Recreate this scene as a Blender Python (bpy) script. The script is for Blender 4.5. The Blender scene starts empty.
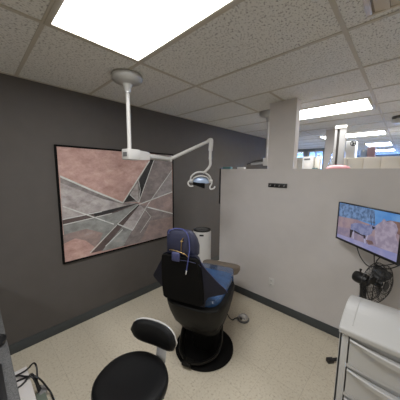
import bpy, bmesh, math, random
from mathutils import Vector, Matrix, noise
PI = math.pi
random.seed(4)
S = bpy.context.scene
COL = S.collection
H = 2.567                       # ceiling height
R = math.radians

# ------------------------------------------------------------------ materials
def srgb(r, g, b):
    f = lambda c: (c/255/12.92) if c/255 <= .04045 else ((c/255+.055)/1.055)**2.4
    return (f(r), f(g), f(b), 1)

def mat(name, col, rough=.6, metal=0, spec=.5, bump=0, bscale=60, var=0, vscale=8, trans=0, coat=0, emit=None, estr=0, alpha=1):
    m = bpy.data.materials.new(name); m.use_nodes = True
    nt = m.node_tree; b = nt.nodes['Principled BSDF']
    b.inputs['Base Color'].default_value = col
    b.inputs['Roughness'].default_value = rough
    b.inputs['Metallic'].default_value = metal
    b.inputs['Specular IOR Level'].default_value = spec
    b.inputs['Transmission Weight'].default_value = trans
    b.inputs['Coat Weight'].default_value = coat
    b.inputs['Alpha'].default_value = alpha
    if emit:
        b.inputs['Emission Color'].default_value = emit
        b.inputs['Emission Strength'].default_value = estr
    tc = nt.nodes.new('ShaderNodeTexCoord')
    if var:
        n = nt.nodes.new('ShaderNodeTexNoise'); n.inputs['Scale'].default_value = vscale; n.inputs['Detail'].default_value = 6
        nt.links.new(tc.outputs['Object'], n.inputs['Vector'])
        r = nt.nodes.new('ShaderNodeValToRGB')
        r.color_ramp.elements[0].position = .3; r.color_ramp.elements[1].position = .7
        r.color_ramp.elements[0].color = tuple(c*(1-var) for c in col[:3])+(1,)
        r.color_ramp.elements[1].color = tuple(min(1, c*(1+var)) for c in col[:3])+(1,)
        nt.links.new(n.outputs['Fac'], r.inputs['Fac']); nt.links.new(r.outputs['Color'], b.inputs['Base Color'])
    if bump:
        n = nt.nodes.new('ShaderNodeTexNoise'); n.inputs['Scale'].default_value = bscale; n.inputs['Detail'].default_value = 3
        nt.links.new(tc.outputs['Object'], n.inputs['Vector'])
        bp = nt.nodes.new('ShaderNodeBump'); bp.inputs['Strength'].default_value = bump; bp.inputs['Distance'].default_value = .002
        nt.links.new(n.outputs['Fac'], bp.inputs['Height']); nt.links.new(bp.outputs['Normal'], b.inputs['Normal'])
    return m

def emat(name, col, strength, tex=None):
    m = bpy.data.materials.new(name); m.use_nodes = True
    nt = m.node_tree; b = nt.nodes['Principled BSDF']
    b.inputs['Base Color'].default_value = (.02, .02, .02, 1); b.inputs['Roughness'].default_value = .25
    b.inputs['Emission Color'].default_value = col; b.inputs['Emission Strength'].default_value = strength
    if tex:
        c2, sc = tex
        tc = nt.nodes.new('ShaderNodeTexCoord'); n = nt.nodes.new('ShaderNodeTexNoise')
        n.inputs['Scale'].default_value = sc; n.inputs['Detail'].default_value = 5
        nt.links.new(tc.outputs['Object'], n.inputs['Vector'])
        r = nt.nodes.new('ShaderNodeValToRGB'); r.color_ramp.elements[0].position = .42; r.color_ramp.elements[1].position = .58
        r.color_ramp.elements[0].color = col; r.color_ramp.elements[1].color = c2
        nt.links.new(n.outputs['Fac'], r.inputs['Fac']); nt.links.new(r.outputs['Color'], b.inputs['Emission Color'])
    return m

def ceiling_mat():
    m = mat('acoustic_tile', (.5, .46, .42, 1), .9, spec=.2)
    nt = m.node_tree; b = nt.nodes['Principled BSDF']
    tc = nt.nodes.new('ShaderNodeTexCoord')
    mp = nt.nodes.new('ShaderNodeMapping'); mp.inputs['Scale'].default_value = (1, .7, 1)
    nt.links.new(tc.outputs['Object'], mp.inputs['Vector'])
    n = nt.nodes.new('ShaderNodeTexNoise'); n.inputs['Scale'].default_value = 95; n.inputs['Detail'].default_value = 4; n.inputs['Roughness'].default_value = .6
    nt.links.new(mp.outputs[0], n.inputs['Vector'])
    r = nt.nodes.new('ShaderNodeValToRGB'); e = r.color_ramp.elements
    e[0].position = .34; e[0].color = (.26, .25, .235, 1)
    e[1].position = .47; e[1].color = (.68, .675, .64, 1)
    nt.links.new(n.outputs['Fac'], r.inputs['Fac']); nt.links.new(r.outputs['Color'], b.inputs['Base Color'])
    bp = nt.nodes.new('ShaderNodeBump'); bp.inputs['Strength'].default_value = .5; bp.inputs['Distance'].default_value = .004
    nt.links.new(n.outputs['Fac'], bp.inputs['Height']); nt.links.new(bp.outputs['Normal'], b.inputs['Normal'])
    return m

def floor_mat():
    m = mat('vinyl_tile', (.5, .44, .35, 1), .5, spec=.35)
    nt = m.node_tree; b = nt.nodes['Principled BSDF']; L = nt.links
    tc = nt.nodes.new('ShaderNodeTexCoord')
    n = nt.nodes.new('ShaderNodeTexNoise'); n.inputs['Scale'].default_value = 55; n.inputs['Detail'].default_value = 5; n.inputs['Roughness'].default_value = .65
    L.new(tc.outputs['Object'], n.inputs['Vector'])
    r = nt.nodes.new('ShaderNodeValToRGB'); e = r.color_ramp.elements
    e[0].position = .30; e[0].color = srgb(164, 150, 130)
    e[1].position = .44; e[1].color = srgb(205, 195, 175)
    x = e.new(.66); x.color = srgb(211, 203, 185)
    L.new(n.outputs['Fac'], r.inputs['Fac'])
    br = nt.nodes.new('ShaderNodeTexBrick'); br.offset = 0; br.squash = 1
    br.inputs['Scale'].default_value = 1; br.inputs['Brick Width'].default_value = .3048; br.inputs['Row Height'].default_value = .3048
    br.inputs['Mortar Size'].default_value = .0012
    br.inputs['Color1'].default_value = (1, 1, 1, 1); br.inputs['Color2'].default_value = (.96, .96, .96, 1); br.inputs['Mortar'].default_value = (.74, .72, .7, 1)
    L.new(tc.outputs['Object'], br.inputs['Vector'])
    mx = nt.nodes.new('ShaderNodeMix'); mx.data_type = 'RGBA'; mx.blend_type = 'MULTIPLY'; mx.inputs['Factor'].default_value = 1
    L.new(r.outputs['Color'], mx.inputs['A']); L.new(br.outputs['Color'], mx.inputs['B'])
    L.new(mx.outputs['Result'], b.inputs['Base Color'])
    return m

def streak_mat(name, c1, c2, c3=None, seed=0):
    m = mat(name, c1, .75, spec=.25)
    nt = m.node_tree; b = nt.nodes['Principled BSDF']; L = nt.links
    tc = nt.nodes.new('ShaderNodeTexCoord')
    mp = nt.nodes.new('ShaderNodeMapping'); mp.inputs['Scale'].default_value = (1, 4.2, 6.5); mp.inputs['Rotation'].default_value = (R(38+seed*17), 0, 0)
    mp.inputs['Location'].default_value = (seed*3.1, seed, seed*2)
    L.new(tc.outputs['Object'], mp.inputs['Vector'])
    n = nt.nodes.new('ShaderNodeTexNoise'); n.inputs['Scale'].default_value = 1.6; n.inputs['Detail'].default_value = 12; n.inputs['Roughness'].default_value = .74
    L.new(mp.outputs[0], n.inputs['Vector'])
    r = nt.nodes.new('ShaderNodeValToRGB'); e = r.color_ramp.elements
    e[0].position = .30; e[0].color = c1; e[1].position = .60; e[1].color = c2
    if c3:
        x = e.new(.78); x.color = c3
    L.new(n.outputs['Fac'], r.inputs['Fac']); L.new(r.outputs['Color'], b.inputs['Base Color'])
    return m

M = {
 'ceiling': ceiling_mat(), 'floor': floor_mat(),
 'tee': mat('ceiling_tee', (.45, .415, .345, 1), .6),
 'accent': mat('taupe_wall_paint', (.091, .082, .076, 1), .75, spec=.3, bump=.15, bscale=120, var=.03),
 'greywall': mat('warm_grey_wall_paint', (.56, .533, .515, 1), .75, spec=.3, bump=.15, bscale=120, var=.02),
 'offwhite': mat('off_white_paint', (.62, .59, .55, 1), .7),
 'base': mat('dark_vinyl_base', (.048, .054, .056, 1), .55),
 'white': mat('white_enamel', (.46, .45, .43, 1), .5),
 'greyenamel': mat('grey_enamel', (.36, .355, .335, 1), .45),
 'cart': mat('white_drawer_plastic', (.44, .437, .425, 1), .45, bump=.05, bscale=200),
 'boxwhite': mat('white_carton', (.80, .76, .73, 1), .5),
 'plastic_w': mat('white_plastic', (.60, .59, .57, 1), .42, bump=.05, bscale=200),
 'cream': mat('cream_laminate', (.76, .71, .62, 1), .6),
 'seam': mat('dark_gap', (.06, .055, .05, 1), .8),
 'black': mat('black_plastic', (.012, .012, .013, 1), .42),
 'blackmat': mat('black_matte', (.0045, .0042, .004, 1), .8, spec=.12),
 'vinyl_b': mat('black_upholstery', (.0048, .005, .0055, 1), .45, spec=.22, bump=.12, bscale=300),
 'shell': mat('black_shell', (.008, .0075, .0066, 1), .5, spec=.18, var=.15, vscale=5),
 'navy': mat('navy_upholstery', (.022, .025, .055, 1), .42, bump=.2, bscale=220, var=.15),
 'navydark': mat('navy_plastic_wing', (.0085, .0095, .021, 1), .5, spec=.3, var=.3, vscale=10, bump=.4, bscale=14),
 'navylight': mat('blue_violet_pad', (.040, .045, .12, 1), .5),
 'blue': mat('blue_plastic_sheet', (.035, .085, .20, 1), .22, spec=.6, var=.35, vscale=7, bump=.5, bscale=12),
 'hose': mat('blue_violet_tubing', (.055, .065, .21, 1), .35),
 'brass': mat('brass', (.55, .38, .16, 1), .3, metal=1),
 'tan': mat('taupe_upholstery', (.19, .155, .12, 1), .55, bump=.2, bscale=160, var=.12),
 'chrome': mat('chrome', (.62, .62, .63, 1), .22, metal=1),
 'steel': mat('satin_grey_metal', (.42, .42, .42, 1), .4, metal=.6),
 'lightgrey': mat('light_grey_plastic', (.52, .52, .52, 1), .45),
 'label_g': mat('dark_grey_label', (.11, .11, .11, 1), .6),
 'lens': mat('blue_reflector', (.30, .38, .52, 1), .3, metal=.2),
 'desk': None,
 'teal': mat('teal_plastic', (.10, .24, .25, 1), .5),
 'pink': mat('pink_plastic', (.60, .26, .27, 1), .5),
 'mauve': mat('mauve_card', (.30, .20, .23, 1), .7),
 'bluegrey': mat('blue_grey_card', (.22, .27, .35, 1), .7),
 'clear': mat('clear_acrylic', (.9, .93, .95, 1), .08, trans=.9),
 'colgrey': mat('grey_column_paint', (.27, .265, .255, 1), .75),
 'vent': mat('vent_metal', (.52, .46, .37, 1), .5),
 'glass': mat('window_glass', (.95, .97, 1, 1), .02, trans=1),
 'green': mat('grey_green_plastic', (.17, .20, .16, 1), .5),
 'diffuser': emat('lit_diffuser', (1, 1, 1, 1), 11.0),
 'tab_glow': emat('teal_screen_glow', (.02, .22, .25, 1), .25),
}
def desk_mat():
    m = mat('speckled_grey_laminate', (.16, .16, .16, 1), .5)
    nt = m.node_tree; b = nt.nodes['Principled BSDF']; tc = nt.nodes.new('ShaderNodeTexCoord')
    n = nt.nodes.new('ShaderNodeTexNoise'); n.inputs['Scale'].default_value = 260; n.inputs['Detail'].default_value = 2
    nt.links.new(tc.outputs['Object'], n.inputs['Vector'])
    r = nt.nodes.new('ShaderNodeValToRGB'); r.color_ramp.elements[0].position = .38; r.color_ramp.elements[1].position = .62
    r.color_ramp.elements[0].color = (.055, .055, .056, 1); r.color_ramp.elements[1].color = (.13, .13, .13, 1)
    nt.links.new(n.outputs['Fac'], r.inputs['Fac']); nt.links.new(r.outputs['Color'], b.inputs['Base Color'])
    return m
M['desk'] = desk_mat()

# ------------------------------------------------------------------ mesh helpers
def smooth_path(pts, n=6):
    P = [Vector(p) for p in pts]
    if len(P) < 3: return P
    out = []
    for i in range(len(P)-1):
        a = P[i-1] if i else P[0]*2-P[1]; b = P[i]; c = P[i+1]; d = P[i+2] if i+2 < len(P) else P[-1]*2-P[-2]
        for k in range(n):
            t = k/n
            out.append(.5*((2*b)+(c-a)*t+(2*a-5*b+4*c-d)*t*t+(3*b-a-3*c+d)*t**3))
    out.append(P[-1]); return out

class MB:
    def __init__(s): s.bm = bmesh.new()
    def box(s, x0, x1, y0, y1, z0, z1, bevel=0, seg=2, mtx=None, mi=0):
        t = bmesh.new(); bmesh.ops.create_cube(t, size=1)
        bmesh.ops.scale(t, vec=(x1-x0, y1-y0, z1-z0), verts=t.verts)
        bmesh.ops.translate(t, vec=((x0+x1)/2, (y0+y1)/2, (z0+z1)/2), verts=t.verts)
        if bevel: bmesh.ops.bevel(t, geom=t.edges[:], offset=bevel, segments=seg, affect='EDGES', profile=.5)
        if mtx: bmesh.ops.transform(t, matrix=mtx, verts=t.verts)
        return s.merge(t, mi)
    def merge(s, t, mi=0):
        for f in t.faces: f.material_index = mi
        me = bpy.data.meshes.new('tmp'); t.to_mesh(me); t.free(); s.bm.from_mesh(me); bpy.data.meshes.remove(me); return s
    def rings(s, rings, cap=True, mi=0, close=True):
        vs = [[s.bm.verts.new(p) for p in r] for r in rings]; n = len(vs[0])
        for a, b in zip(vs, vs[1:]):
            for i in range(n if close else n-1):
                j = (i+1) % n
                try: f = s.bm.faces.new((a[i], a[j], b[j], b[i])); f.material_index = mi
                except ValueError: pass
        if cap:
            for r in (vs[0], vs[-1]):
                try: f = s.bm.faces.new(r); f.material_index = mi
                except ValueError: pass
        return s
    def lathe(s, prof, c=(0, 0, 0), axis=None, seg=32, mi=0, cap=True):
        q = Vector((0, 0, 1)).rotation_difference(Vector(axis)) if axis else None
        rr = []
        for r, z in prof:
            ring = []
            for k in range(seg):
                v = Vector((max(r, 1e-4)*math.cos(2*PI*k/seg), max(r, 1e-4)*math.sin(2*PI*k/seg), z))
                if q: v = q @ v
                ring.append(v+Vector(c))
            rr.append(ring)
        return s.rings(rr, cap, mi)
    def tube(s, pts, r, seg=8, smooth=True, mi=0, n=6, flat=None):
        P = smooth_path(pts, n) if smooth else [Vector(p) for p in pts]
        rad = r if callable(r) else (lambda t: r)
        up = None; rr = []
        for i, p in enumerate(P):
            t = (P[min(i+1, len(P)-1)]-P[max(i-1, 0)]).normalized()
            if up is None:
                up = t.orthogonal().normalized() if not flat else (Vector(flat)-Vector(flat).dot(t)*t).normalized()
            up = (up-up.dot(t)*t).normalized(); sd = t.cross(up); q = rad(i/(len(P)-1))
            qa, qb = q if isinstance(q, tuple) else (q, q)
            ring = []
            for k in range(seg):
                a = 2*PI*k/seg+(PI/4 if seg == 4 else 0)
                ring.append(p+up*math.cos(a)*qa+sd*math.sin(a)*qb)
            rr.append(ring)
        return s.rings(rr, True, mi)
    def prism(s, poly, axis, a, b, bevel=0, mi=0):
        """poly in the two remaining axes (ascending order), extruded along axis from a to b"""
        t = bmesh.new()
        def mk(u, v, w): return {0: (w, u, v), 1: (u, w, v), 2: (u, v, w)}[axis]
        lo = [t.verts.new(mk(u, v, a)) for u, v in poly]; hi = [t.verts.new(mk(u, v, b)) for u, v in poly]; n = len(poly)
        t.faces.new(lo); t.faces.new(hi)
        for i in range(n): t.faces.new((lo[i], lo[(i+1) % n], hi[(i+1) % n], hi[i]))
        bmesh.ops.recalc_face_normals(t, faces=t.faces)
        if bevel: bmesh.ops.bevel(t, geom=t.edges[:], offset=bevel, segments=2, affect='EDGES', profile=.5)
        return s.merge(t, mi)
    def face(s, pts, mi=0):
        f = s.bm.faces.new([s.bm.verts.new(p) for p in pts]); f.material_index = mi; return s
    def build(s, name, m, parent=None, sharp=38, recalc=True, loc=None):
        if recalc: bmesh.ops.recalc_face_normals(s.bm, faces=s.bm.faces)
        for f in s.bm.faces: f.smooth = True
        for e in s.bm.edges:
            if len(e.link_faces) == 2 and e.calc_face_angle(0) > R(sharp): e.smooth = False
        me = bpy.data.meshes.new(name)
        if loc: bmesh.ops.translate(s.bm, vec=-Vector(loc), verts=s.bm.verts)
        s.bm.to_mesh(me); s.bm.free()
        for x in (m if isinstance(m, (list, tuple)) else [m]): me.materials.append(x)
        o = bpy.data.objects.new(name, me); COL.objects.link(o)
        if loc: o.location = loc
        if parent: o.parent = parent
        return o

def superring(cx, cy, z, hx, hy, e=4, n=40):
    out = []
    for k in range(n):
        a = 2*PI*k/n; c, q = math.cos(a), math.sin(a)
        out.append((cx+hx*math.copysign(abs(c)**(2/e), c), cy+hy*math.copysign(abs(q)**(2/e), q), z))
    return out

def tag(o, label, cat, group=None, kind=None):
    o['label'] = label; o['category'] = cat
    if group: o['group'] = group
    if kind: o['kind'] = kind
    return o
def thing(name, label, cat, loc=(0, 0, 0), rz=0, group=None):
    o = bpy.data.objects.new(name, None); o.empty_display_size = .1; COL.objects.link(o)
    o.location = loc; o.rotation_euler = (0, 0, rz)
    return tag(o, label, cat, group)
def struct(o, label, cat): return tag(o, label, cat, kind='structure')
def box(x0, x1, y0, y1, z0, z1, **k): return MB().box(x0, x1, y0, y1, z0, z1, **k)
def copy_tree(o):
    c = o.copy(); COL.objects.link(c)
    for ch in list(o.children):
        d = ch.copy(); COL.objects.link(d); d.parent = c
        for g in list(ch.children):
            e = g.copy(); COL.objects.link(e); e.parent = d
    return c

# ------------------------------------------------------------------ setting
XR, YB, YF, XL = 7.2, -5.4, 10.0, -3.2
struct(box(XL, XR, YB, YF, -.1, 0).build('floor', M['floor']), 'beige speckled vinyl tile floor', 'floor')
struct(box(XL, XR, YB, YF, H, H+.1).build('ceiling', M['ceiling']), 'fissured acoustic tile ceiling', 'ceiling')
struct(box(-.12, 0, YB, 3.0, 0, H).build('wall_left', M['accent']), 'dark taupe painted wall behind the painting', 'wall')
struct(box(XR, XR+.1, YB, YF, 0, H).build('wall_right', M['offwhite']), 'plain off white side wall', 'wall')
struct(box(XL, XR, YB-.1, YB, 0, H).build('wall_rear', M['offwhite']), 'plain off white wall behind the viewer', 'wall')
struct(box(XL-.1, XL, 2.9, YF, 0, H).build('wall_outer', M['offwhite']), 'side wall of the office beyond', 'wall')
struct(box(XL, -.12, 2.9, 3.0, 0, H).build('wall_return', M['accent']), 'return of the dark taupe wall beyond the partition', 'wall')
# half-height partition with its full-height pier
p = MB().prism([(.585, 0), (5.6, 0), (5.6, 1.79), (1.625, 1.79), (1.625, H), (1.31, H), (1.31, 1.79), (.585, 1.79)], 1, 0, .115)
struct(p.build('wall_back', M['greywall']), 'light grey half height partition with a pier reaching the ceiling', 'wall')
struct(box(0, .008, YB, 3.0, 0, .102, bevel=.003).build('baseboard_left', M['base']), 'dark rubber base along the taupe wall', 'baseboard')
struct(box(.577, 5.6, -.008, 0, 0, .102, bevel=.003).build('baseboard_back', M['base']), 'dark rubber base along the grey partition', 'baseboard')
struct(box(.560, .585, -.004, .119, 1.27, 1.80, bevel=.002).build('trim_1', M['black']), 'black edge strip on the upper end of the partition', 'trim')
# ceiling grid
g = MB(); JX, JY, T = 1.026, -.982, .6096; tw = .012
for k in range(-8, 19):
    y = JY+T*k
    if YB < y < YF:
        x0 = XL if y > 3 else 0
        g.box(x0, XR, y-tw, y+tw, H-.004, H+.01)
for k in range(-3, 7):
    x = JX+1.2165*k
    if x > .05: g.box(x-tw, x+tw, YB, YF, H-.0048, H+.01)
    elif x > XL: g.box(x-tw, x+tw, 3.0, YF, H-.0048, H+.01)
g.box(1.475-tw, 1.475+tw, JY+T, .0, H-.0045, H+.01)
g.box(0, .02, YB, 3, H-.0044, H+.01)
struct(g.build('trim_2', M['tee']), 'beige suspended ceiling grid', 'ceiling grid')
# far walls with their windows
def window_wall(name, x0, x1, y, wins, m, label):
    b = MB(); xs = x0
    for a, c in wins:
        b.box(xs, a, y, y+.12, 0, H); b.box(a, c, y, y+.12, 0, .95); b.box(a, c, y, y+.12, 2.5, H); xs = c
    b.box(xs, x1, y, y+.12, 0, H)
    struct(b.build(name, m), label, 'wall')
nw = 0
def window(a, c, y, label):
    global nw; nw += 1
    w = MB()
    for q in ((a, a+.04, .95, 2.5), (c-.04, c, .95, 2.5), (a, c, .95, .99), (a, c, 2.46, 2.5), ((a+c)/2-.015, (a+c)/2+.015, .95, 2.5)):
        w.box(q[0], q[1], y+.03, y+.09, q[2], q[3])
    o = struct(w.build('window_%d' % nw, M['offwhite']), label, 'window')
    box(a+.04, c-.04, y+.055, y+.06, .99, 2.46).build('glass_pane', M['glass'], o)
window_wall('wall_far', XL, .72, 5.6, [(-1.9, -.75), (-.68, -.12), (.0, .5)], M['bluegrey'], 'far wall with daylit windows left of the grey column')
for a, c, l in ((-1.9, -.75, 'wide daylit window hidden behind the pier'), (-.68, -.12, 'blue daylit window beside the pier'), (0, .5, 'blue daylit window near the grey column')): window(a, c, 5.6, l)
struct(box(.62, .72, 5.72, YF, 0, H).build('wall_side', M['bluegrey']), 'side wall of the deeper office aisle', 'wall')
window_wall('wall_end', .72, XR, YF, [(.9, 2.4), (2.6, 4.1), (4.3, 5.8)], M['bluegrey'], 'end wall of the deep office aisle')
for a, c, l in ((.9, 2.4, 'far end window above the cream cabinets'), (2.6, 4.1, 'far end window right of the aisle'), (4.3, 5.8, 'far end window outside the view')): window(a, c, YF, l)
struct(box(1.37, 1.57, 2.24, 2.44, 0, H).build('pillar_1', M['greywall']), 'square grey column reaching the ceiling beyond the partition', 'column')
struct(box(.30, .83, 2.9, 2.96, 0, 2.11, bevel=.005).build('partition_1', M['cream']), 'cream office screen beside the pier', 'screen')

# ------------------------------------------------------------------ ceiling lights
def troffer(name, x0, x1, y0, y1, label):
    t = thing(name, label, 'ceiling light', ((x0+x1)/2, (y0+y1)/2, H), 0, 'recessed ceiling lights')
    hx, hy = (x1-x0)/2, (y1-y0)/2; f = MB(); w = .032
    f.box(-hx, hx, -hy, -hy+w, -.009, .004, bevel=.002); f.box(-hx, hx, hy-w, hy, -.009, .004, bevel=.002)
    f.box(-hx, -hx+w, -hy+w, hy-w, -.009, .004, bevel=.002); f.box(hx-w, hx, -hy+w, hy-w, -.009, .004, bevel=.002)
    f.build('light_frame', M['tee'], t)
    d = MB(); n = 40
    rows = []
    for i in range(n+1):
        yy = -hy+w+(2*hy-2*w)*i/n; zz = -.0035-(.0015 if i % 2 else 0)
        rows.append([(-hx+w, yy, zz), (hx-w, yy, zz)])
    d.rings(rows, cap=False, close=False)
    d.build('diffuser', M['diffuser'], t, sharp=80, recalc=False)
    return t
troffer('ceiling_light', 1.026, 2.243, -2.201, -1.592, 'large lit ceiling panel in front of the pole mount')
troffer('ceiling_light', 1.026, 2.215, .49, 1.075, 'lit ceiling panel just beyond the partition right of the pier')
troffer('ceiling_light', 1.026, 2.215, 2.96, 3.53, 'lit ceiling panel above the cream cabinets behind the beige machine column')
troffer('ceiling_light', 1.62, 2.215, 5.09, 6.05, 'squarish lit ceiling panel third beyond the partition')
troffer('ceiling_light', 1.62, 2.215, 7.3, 8.1, 'farthest lit ceiling panel near the end windows')
troffer('ceiling_light', -1.55, -.35, 4.0, 4.6, 'added unseen ceiling panel brightening the side office behind the pier')  # unseen panel, added to brighten the far left office
for y in (-2.2, .49, 2.96):  # unseen panels on the right, added because the room needs more light
    troffer('ceiling_light', 4.67, 5.89, y, y+.6, {-2.2: 'added fill light panel over the unseen right half of the room', .49: 'added unseen fill light panel to the right, first beyond the partition', 2.96: 'added unseen fill light panel to the right, second beyond the partition'}[y])
troffer('ceiling_light', 1.026, 2.243, -4.65, -4.04, 'added unseen fill light panel behind the viewer')  # another added panel, out of view, for fill light from behind

# ceiling vent
t = thing('ceiling_vent', 'beige louvred air vent in the ceiling', 'vent', (2.66, -1.345, H))
f = MB()
for q in ((-.31, .31, .288, .305), (-.31, .31, -.305, -.288), (-.31, -.285, -.288, .288), (.285, .31, -.288, .288)): f.box(q[0], q[1], q[2], q[3], -.008, .004, bevel=.002)
f.build('vent_frame', M['vent'], t)
f = MB()
for k in range(9):
    x = -.245+k*.061
    f.box(-.030, .030, -.288, .288, -.0012, .0012, mtx=Matrix.Translation((x, 0, -.004))@Matrix.Rotation(R(8), 4, 'Y'))
f.build('louvre', M['vent'], t)
box(-.285, .285, -.288, .288, -.0005, .002).build('backing', M['tan'], t)

# ------------------------------------------------------------------ painting
A_ = dict(
 pink=streak_mat('paint_pink', srgb(156, 120, 113), srgb(196, 164, 155), srgb(212, 200, 194), 1),
 grey=streak_mat('paint_grey', srgb(92, 86, 86), srgb(146, 140, 138), srgb(178, 172, 170), 2),
 pale=streak_mat('paint_pale', srgb(128, 118, 117), srgb(182, 176, 174), srgb(205, 202, 200), 3),
 sage=streak_mat('paint_sage', srgb(108, 106, 104), srgb(150, 152, 149), srgb(176, 160, 154), 4),
 mid=streak_mat('paint_mid', srgb(98, 92, 91), srgb(142, 132, 130), srgb(160, 154, 152), 5),
 mid2=streak_mat('paint_cool', srgb(108, 104, 104), srgb(152, 146, 145), srgb(166, 142, 136), 6),
 pinkgrey=streak_mat('paint_rose_grey', srgb(116, 107, 105), srgb(156, 136, 131), srgb(170, 162, 159), 7),
 dark=streak_mat('paint_charcoal', srgb(34, 33, 34), srgb(60, 58, 58), srgb(104, 102, 101), 8),
 brown=streak_mat('paint_umber', srgb(72, 60, 58), srgb(98, 86, 84), srgb(120, 112, 110), 9),
 white=streak_mat('paint_white', srgb(166, 167, 164), srgb(215, 216, 212), None, 10))
ART = [
  ('grey', [(0.013,0.251), (0.457,0.520), (0.613,0.548), (0.006,0.635)]),
  ('pale', [(0.010,0.301), (0.286,0.463), (0.491,0.555), (0.007,0.627)]),
  ('sage', [(0.006,0.635), (0.613,0.548), (0.369,0.771), (0.175,0.976), (0.012,0.799)]),
  ('pinkgrey', [(0.0,0.75), (0.16,0.73), (0.28,0.80), (0.249,0.886), (0.175,0.976), (0.000,1.000)]),
  ('pink', [(0.0,0.83), (0.08,0.80), (0.15,0.84), (0.215,0.925), (0.175,0.976), (0.000,1.000)]),
  ('mid', [(0.801,0.005), (1.000,0.000), (0.988,0.185), (0.703,0.570), (0.610,0.537)]),
  ('mid2', [(0.988,0.185), (0.993,0.450), (0.613,0.559), (0.703,0.570)]),
  ('pinkgrey', [(0.613,0.559), (0.993,0.450), (0.999,0.726), (0.697,0.602)]),
  ('mid', [(0.613,0.559), (0.697,0.602), (0.999,0.726), (1.000,1.000), (0.260,0.981), (0.413,0.749)]),
  ('pinkgrey', [(0.730,0.764), (1.000,0.763), (1.000,1.000), (0.612,0.978)]),
  ('sage', [(0.413,0.749), (0.538,0.827), (0.449,0.980), (0.269,0.978)]),
  ('grey', [(0.457,0.520), (0.743,0.065), (0.801,0.005), (0.610,0.537)]),
  ('dark', [(0.671,0.195), (0.743,0.065), (0.801,0.011), (0.709,0.258), (0.625,0.486), (0.610,0.307)]),
  ('dark', [(0.457,0.520), (0.572,0.336), (0.522,0.445), (0.576,0.512)]),
  ('pale', [(0.522,0.445), (0.600,0.327), (0.604,0.537)]),
  ('pale', [(0.613,0.559), (0.661,0.619), (0.538,0.833), (0.414,0.739)]),
  ('brown', [(0.007,0.620), (0.403,0.577), (0.613,0.543), (0.401,0.612), (0.007,0.657)]),
  ('dark', [(0.218,0.597), (0.613,0.541), (0.360,0.608), (0.224,0.626)]),
  ('brown', [(0.601,0.558), (0.396,0.746), (0.182,0.973), (0.269,0.971), (0.411,0.811), (0.613,0.570)]),
  ('dark', [(0.601,0.558), (0.478,0.667), (0.441,0.713), (0.613,0.570)]),
]
STROKES = [
  ([(0.011,0.247), (0.215,0.378), (0.457,0.524)], 0.0097), ([(0.457,0.524), (0.728,0.086)], 0.0083),
  ([(0.608,0.537), (0.709,0.258), (0.795,0.027)], 0.0052), ([(0.613,0.559), (0.993,0.450)], 0.0067),
  ([(0.989,0.185), (0.703,0.570), (0.538,0.833)], 0.0052), ([(0.538,0.833), (0.401,0.734)], 0.0075),
  ([(0.015,0.501), (0.371,0.731)], 0.0060), ([(0.697,0.602), (0.999,0.726)], 0.0083),
  ([(0.661,0.614), (0.731,0.719), (0.614,0.877)], 0.0037), ([(0.446,0.804), (0.295,0.939)], 0.0052),
  ([(0.396,0.746), (0.175,0.966)], 0.0052), ([(0.603,0.558), (0.402,0.737)], 0.0037),
  ([(0.610,0.297), (0.627,0.401), (0.604,0.537)], 0.0037), ([(0.522,0.445), (0.604,0.537)], 0.0037),
  ([(0.011,0.614), (0.280,0.587)], 0.0045), ([(0.008,0.662), (0.359,0.618)], 0.0045),
]
PW, PH = 1.515, 1.245
t = thing('painting', 'large black framed abstract painting of pink and grey shards on the taupe wall', 'painting', (0, -1.197, 1.382))
keys = list(A_); c = MB(); hw, hh = PW/2-.012, PH/2-.012
c.box(.002, .020, -hw, hw, -hh, hh, mi=keys.index('pink'))
def at(u, v, k): return (.0202+.00008*k, -hw+min(max(u, 0), 1)*2*hw, hh-min(max(v, 0), 1)*2*hh)
k = 1
for name, poly in ART:
    c.face([at(u, v, k) for u, v in poly], keys.index(name)); k += 1
for pts, wd in STROKES:
    P = [Vector((u*2*hw, v*2*hh)) for u, v in pts]; L_, R_ = [], []
    for i, q in enumerate(P):
        d = (P[min(i+1, len(P)-1)]-P[max(i-1, 0)]).normalized(); nn = Vector((-d.y, d.x))*wd*.95
        L_.append(q+nn); R_.append(q-nn)
    for i in range(len(P)-1):
        c.face([at(q.x/(2*hw), q.y/(2*hh), k) for q in (L_[i], L_[i+1], R_[i+1], R_[i])], keys.index('white'))
    k += 1
c.build('canvas', [A_[q] for q in keys], t, recalc=False)
f = MB(); fw = .018
for q in ((-PW/2, PW/2, PH/2-fw, PH/2), (-PW/2, PW/2, -PH/2, -PH/2+fw), (-PW/2, -PW/2+fw, -PH/2+fw, PH/2-fw), (PW/2-fw, PW/2, -PH/2+fw, PH/2-fw)):
    f.box(-.001, .026, q[0], q[1], q[2], q[3], bevel=.002)
f.build('frame', M['blackmat'], t)

# ------------------------------------------------------------------ ceiling-hung operatory lights
def canopy(parent):
    MB().lathe([(.11, 0), (.124, -.004), (.129, -.012), (.129, -.036), (.118, -.054), (.082, -.068), (.046, -.079), (.033, -.098), (.029, -.128), (.026, -.136)], (0, 0, 0)).build('ceiling_canopy', M['greyenamel'], parent)
t = thing('dental_light', 'white ceiling pole lamp with jointed arm reaching over the dark chair', 'dental light', (.752, -1.55, H))
canopy(t)
MB().lathe([(.0245, -.132), (.0245, -.150), (.018, -.151)], (0, 0, 0)).build('collar', M['steel'], t)
MB().lathe([(.0175, -.140), (.0175, -.625)], (0, 0, 0)).build('pole', M['white'], t)
def V(x, y, z): return Vector((x-.752, y+1.55, z-H))
d = (V(.651, -1.008, 1.885)-V(.752, -1.55, 1.885)).normalized(); ang = math.atan2(d.y, d.x)
rot = Matrix.Translation(V(.752, -1.55, 1.893))@Matrix.Rotation(ang, 4, 'Z')
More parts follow.
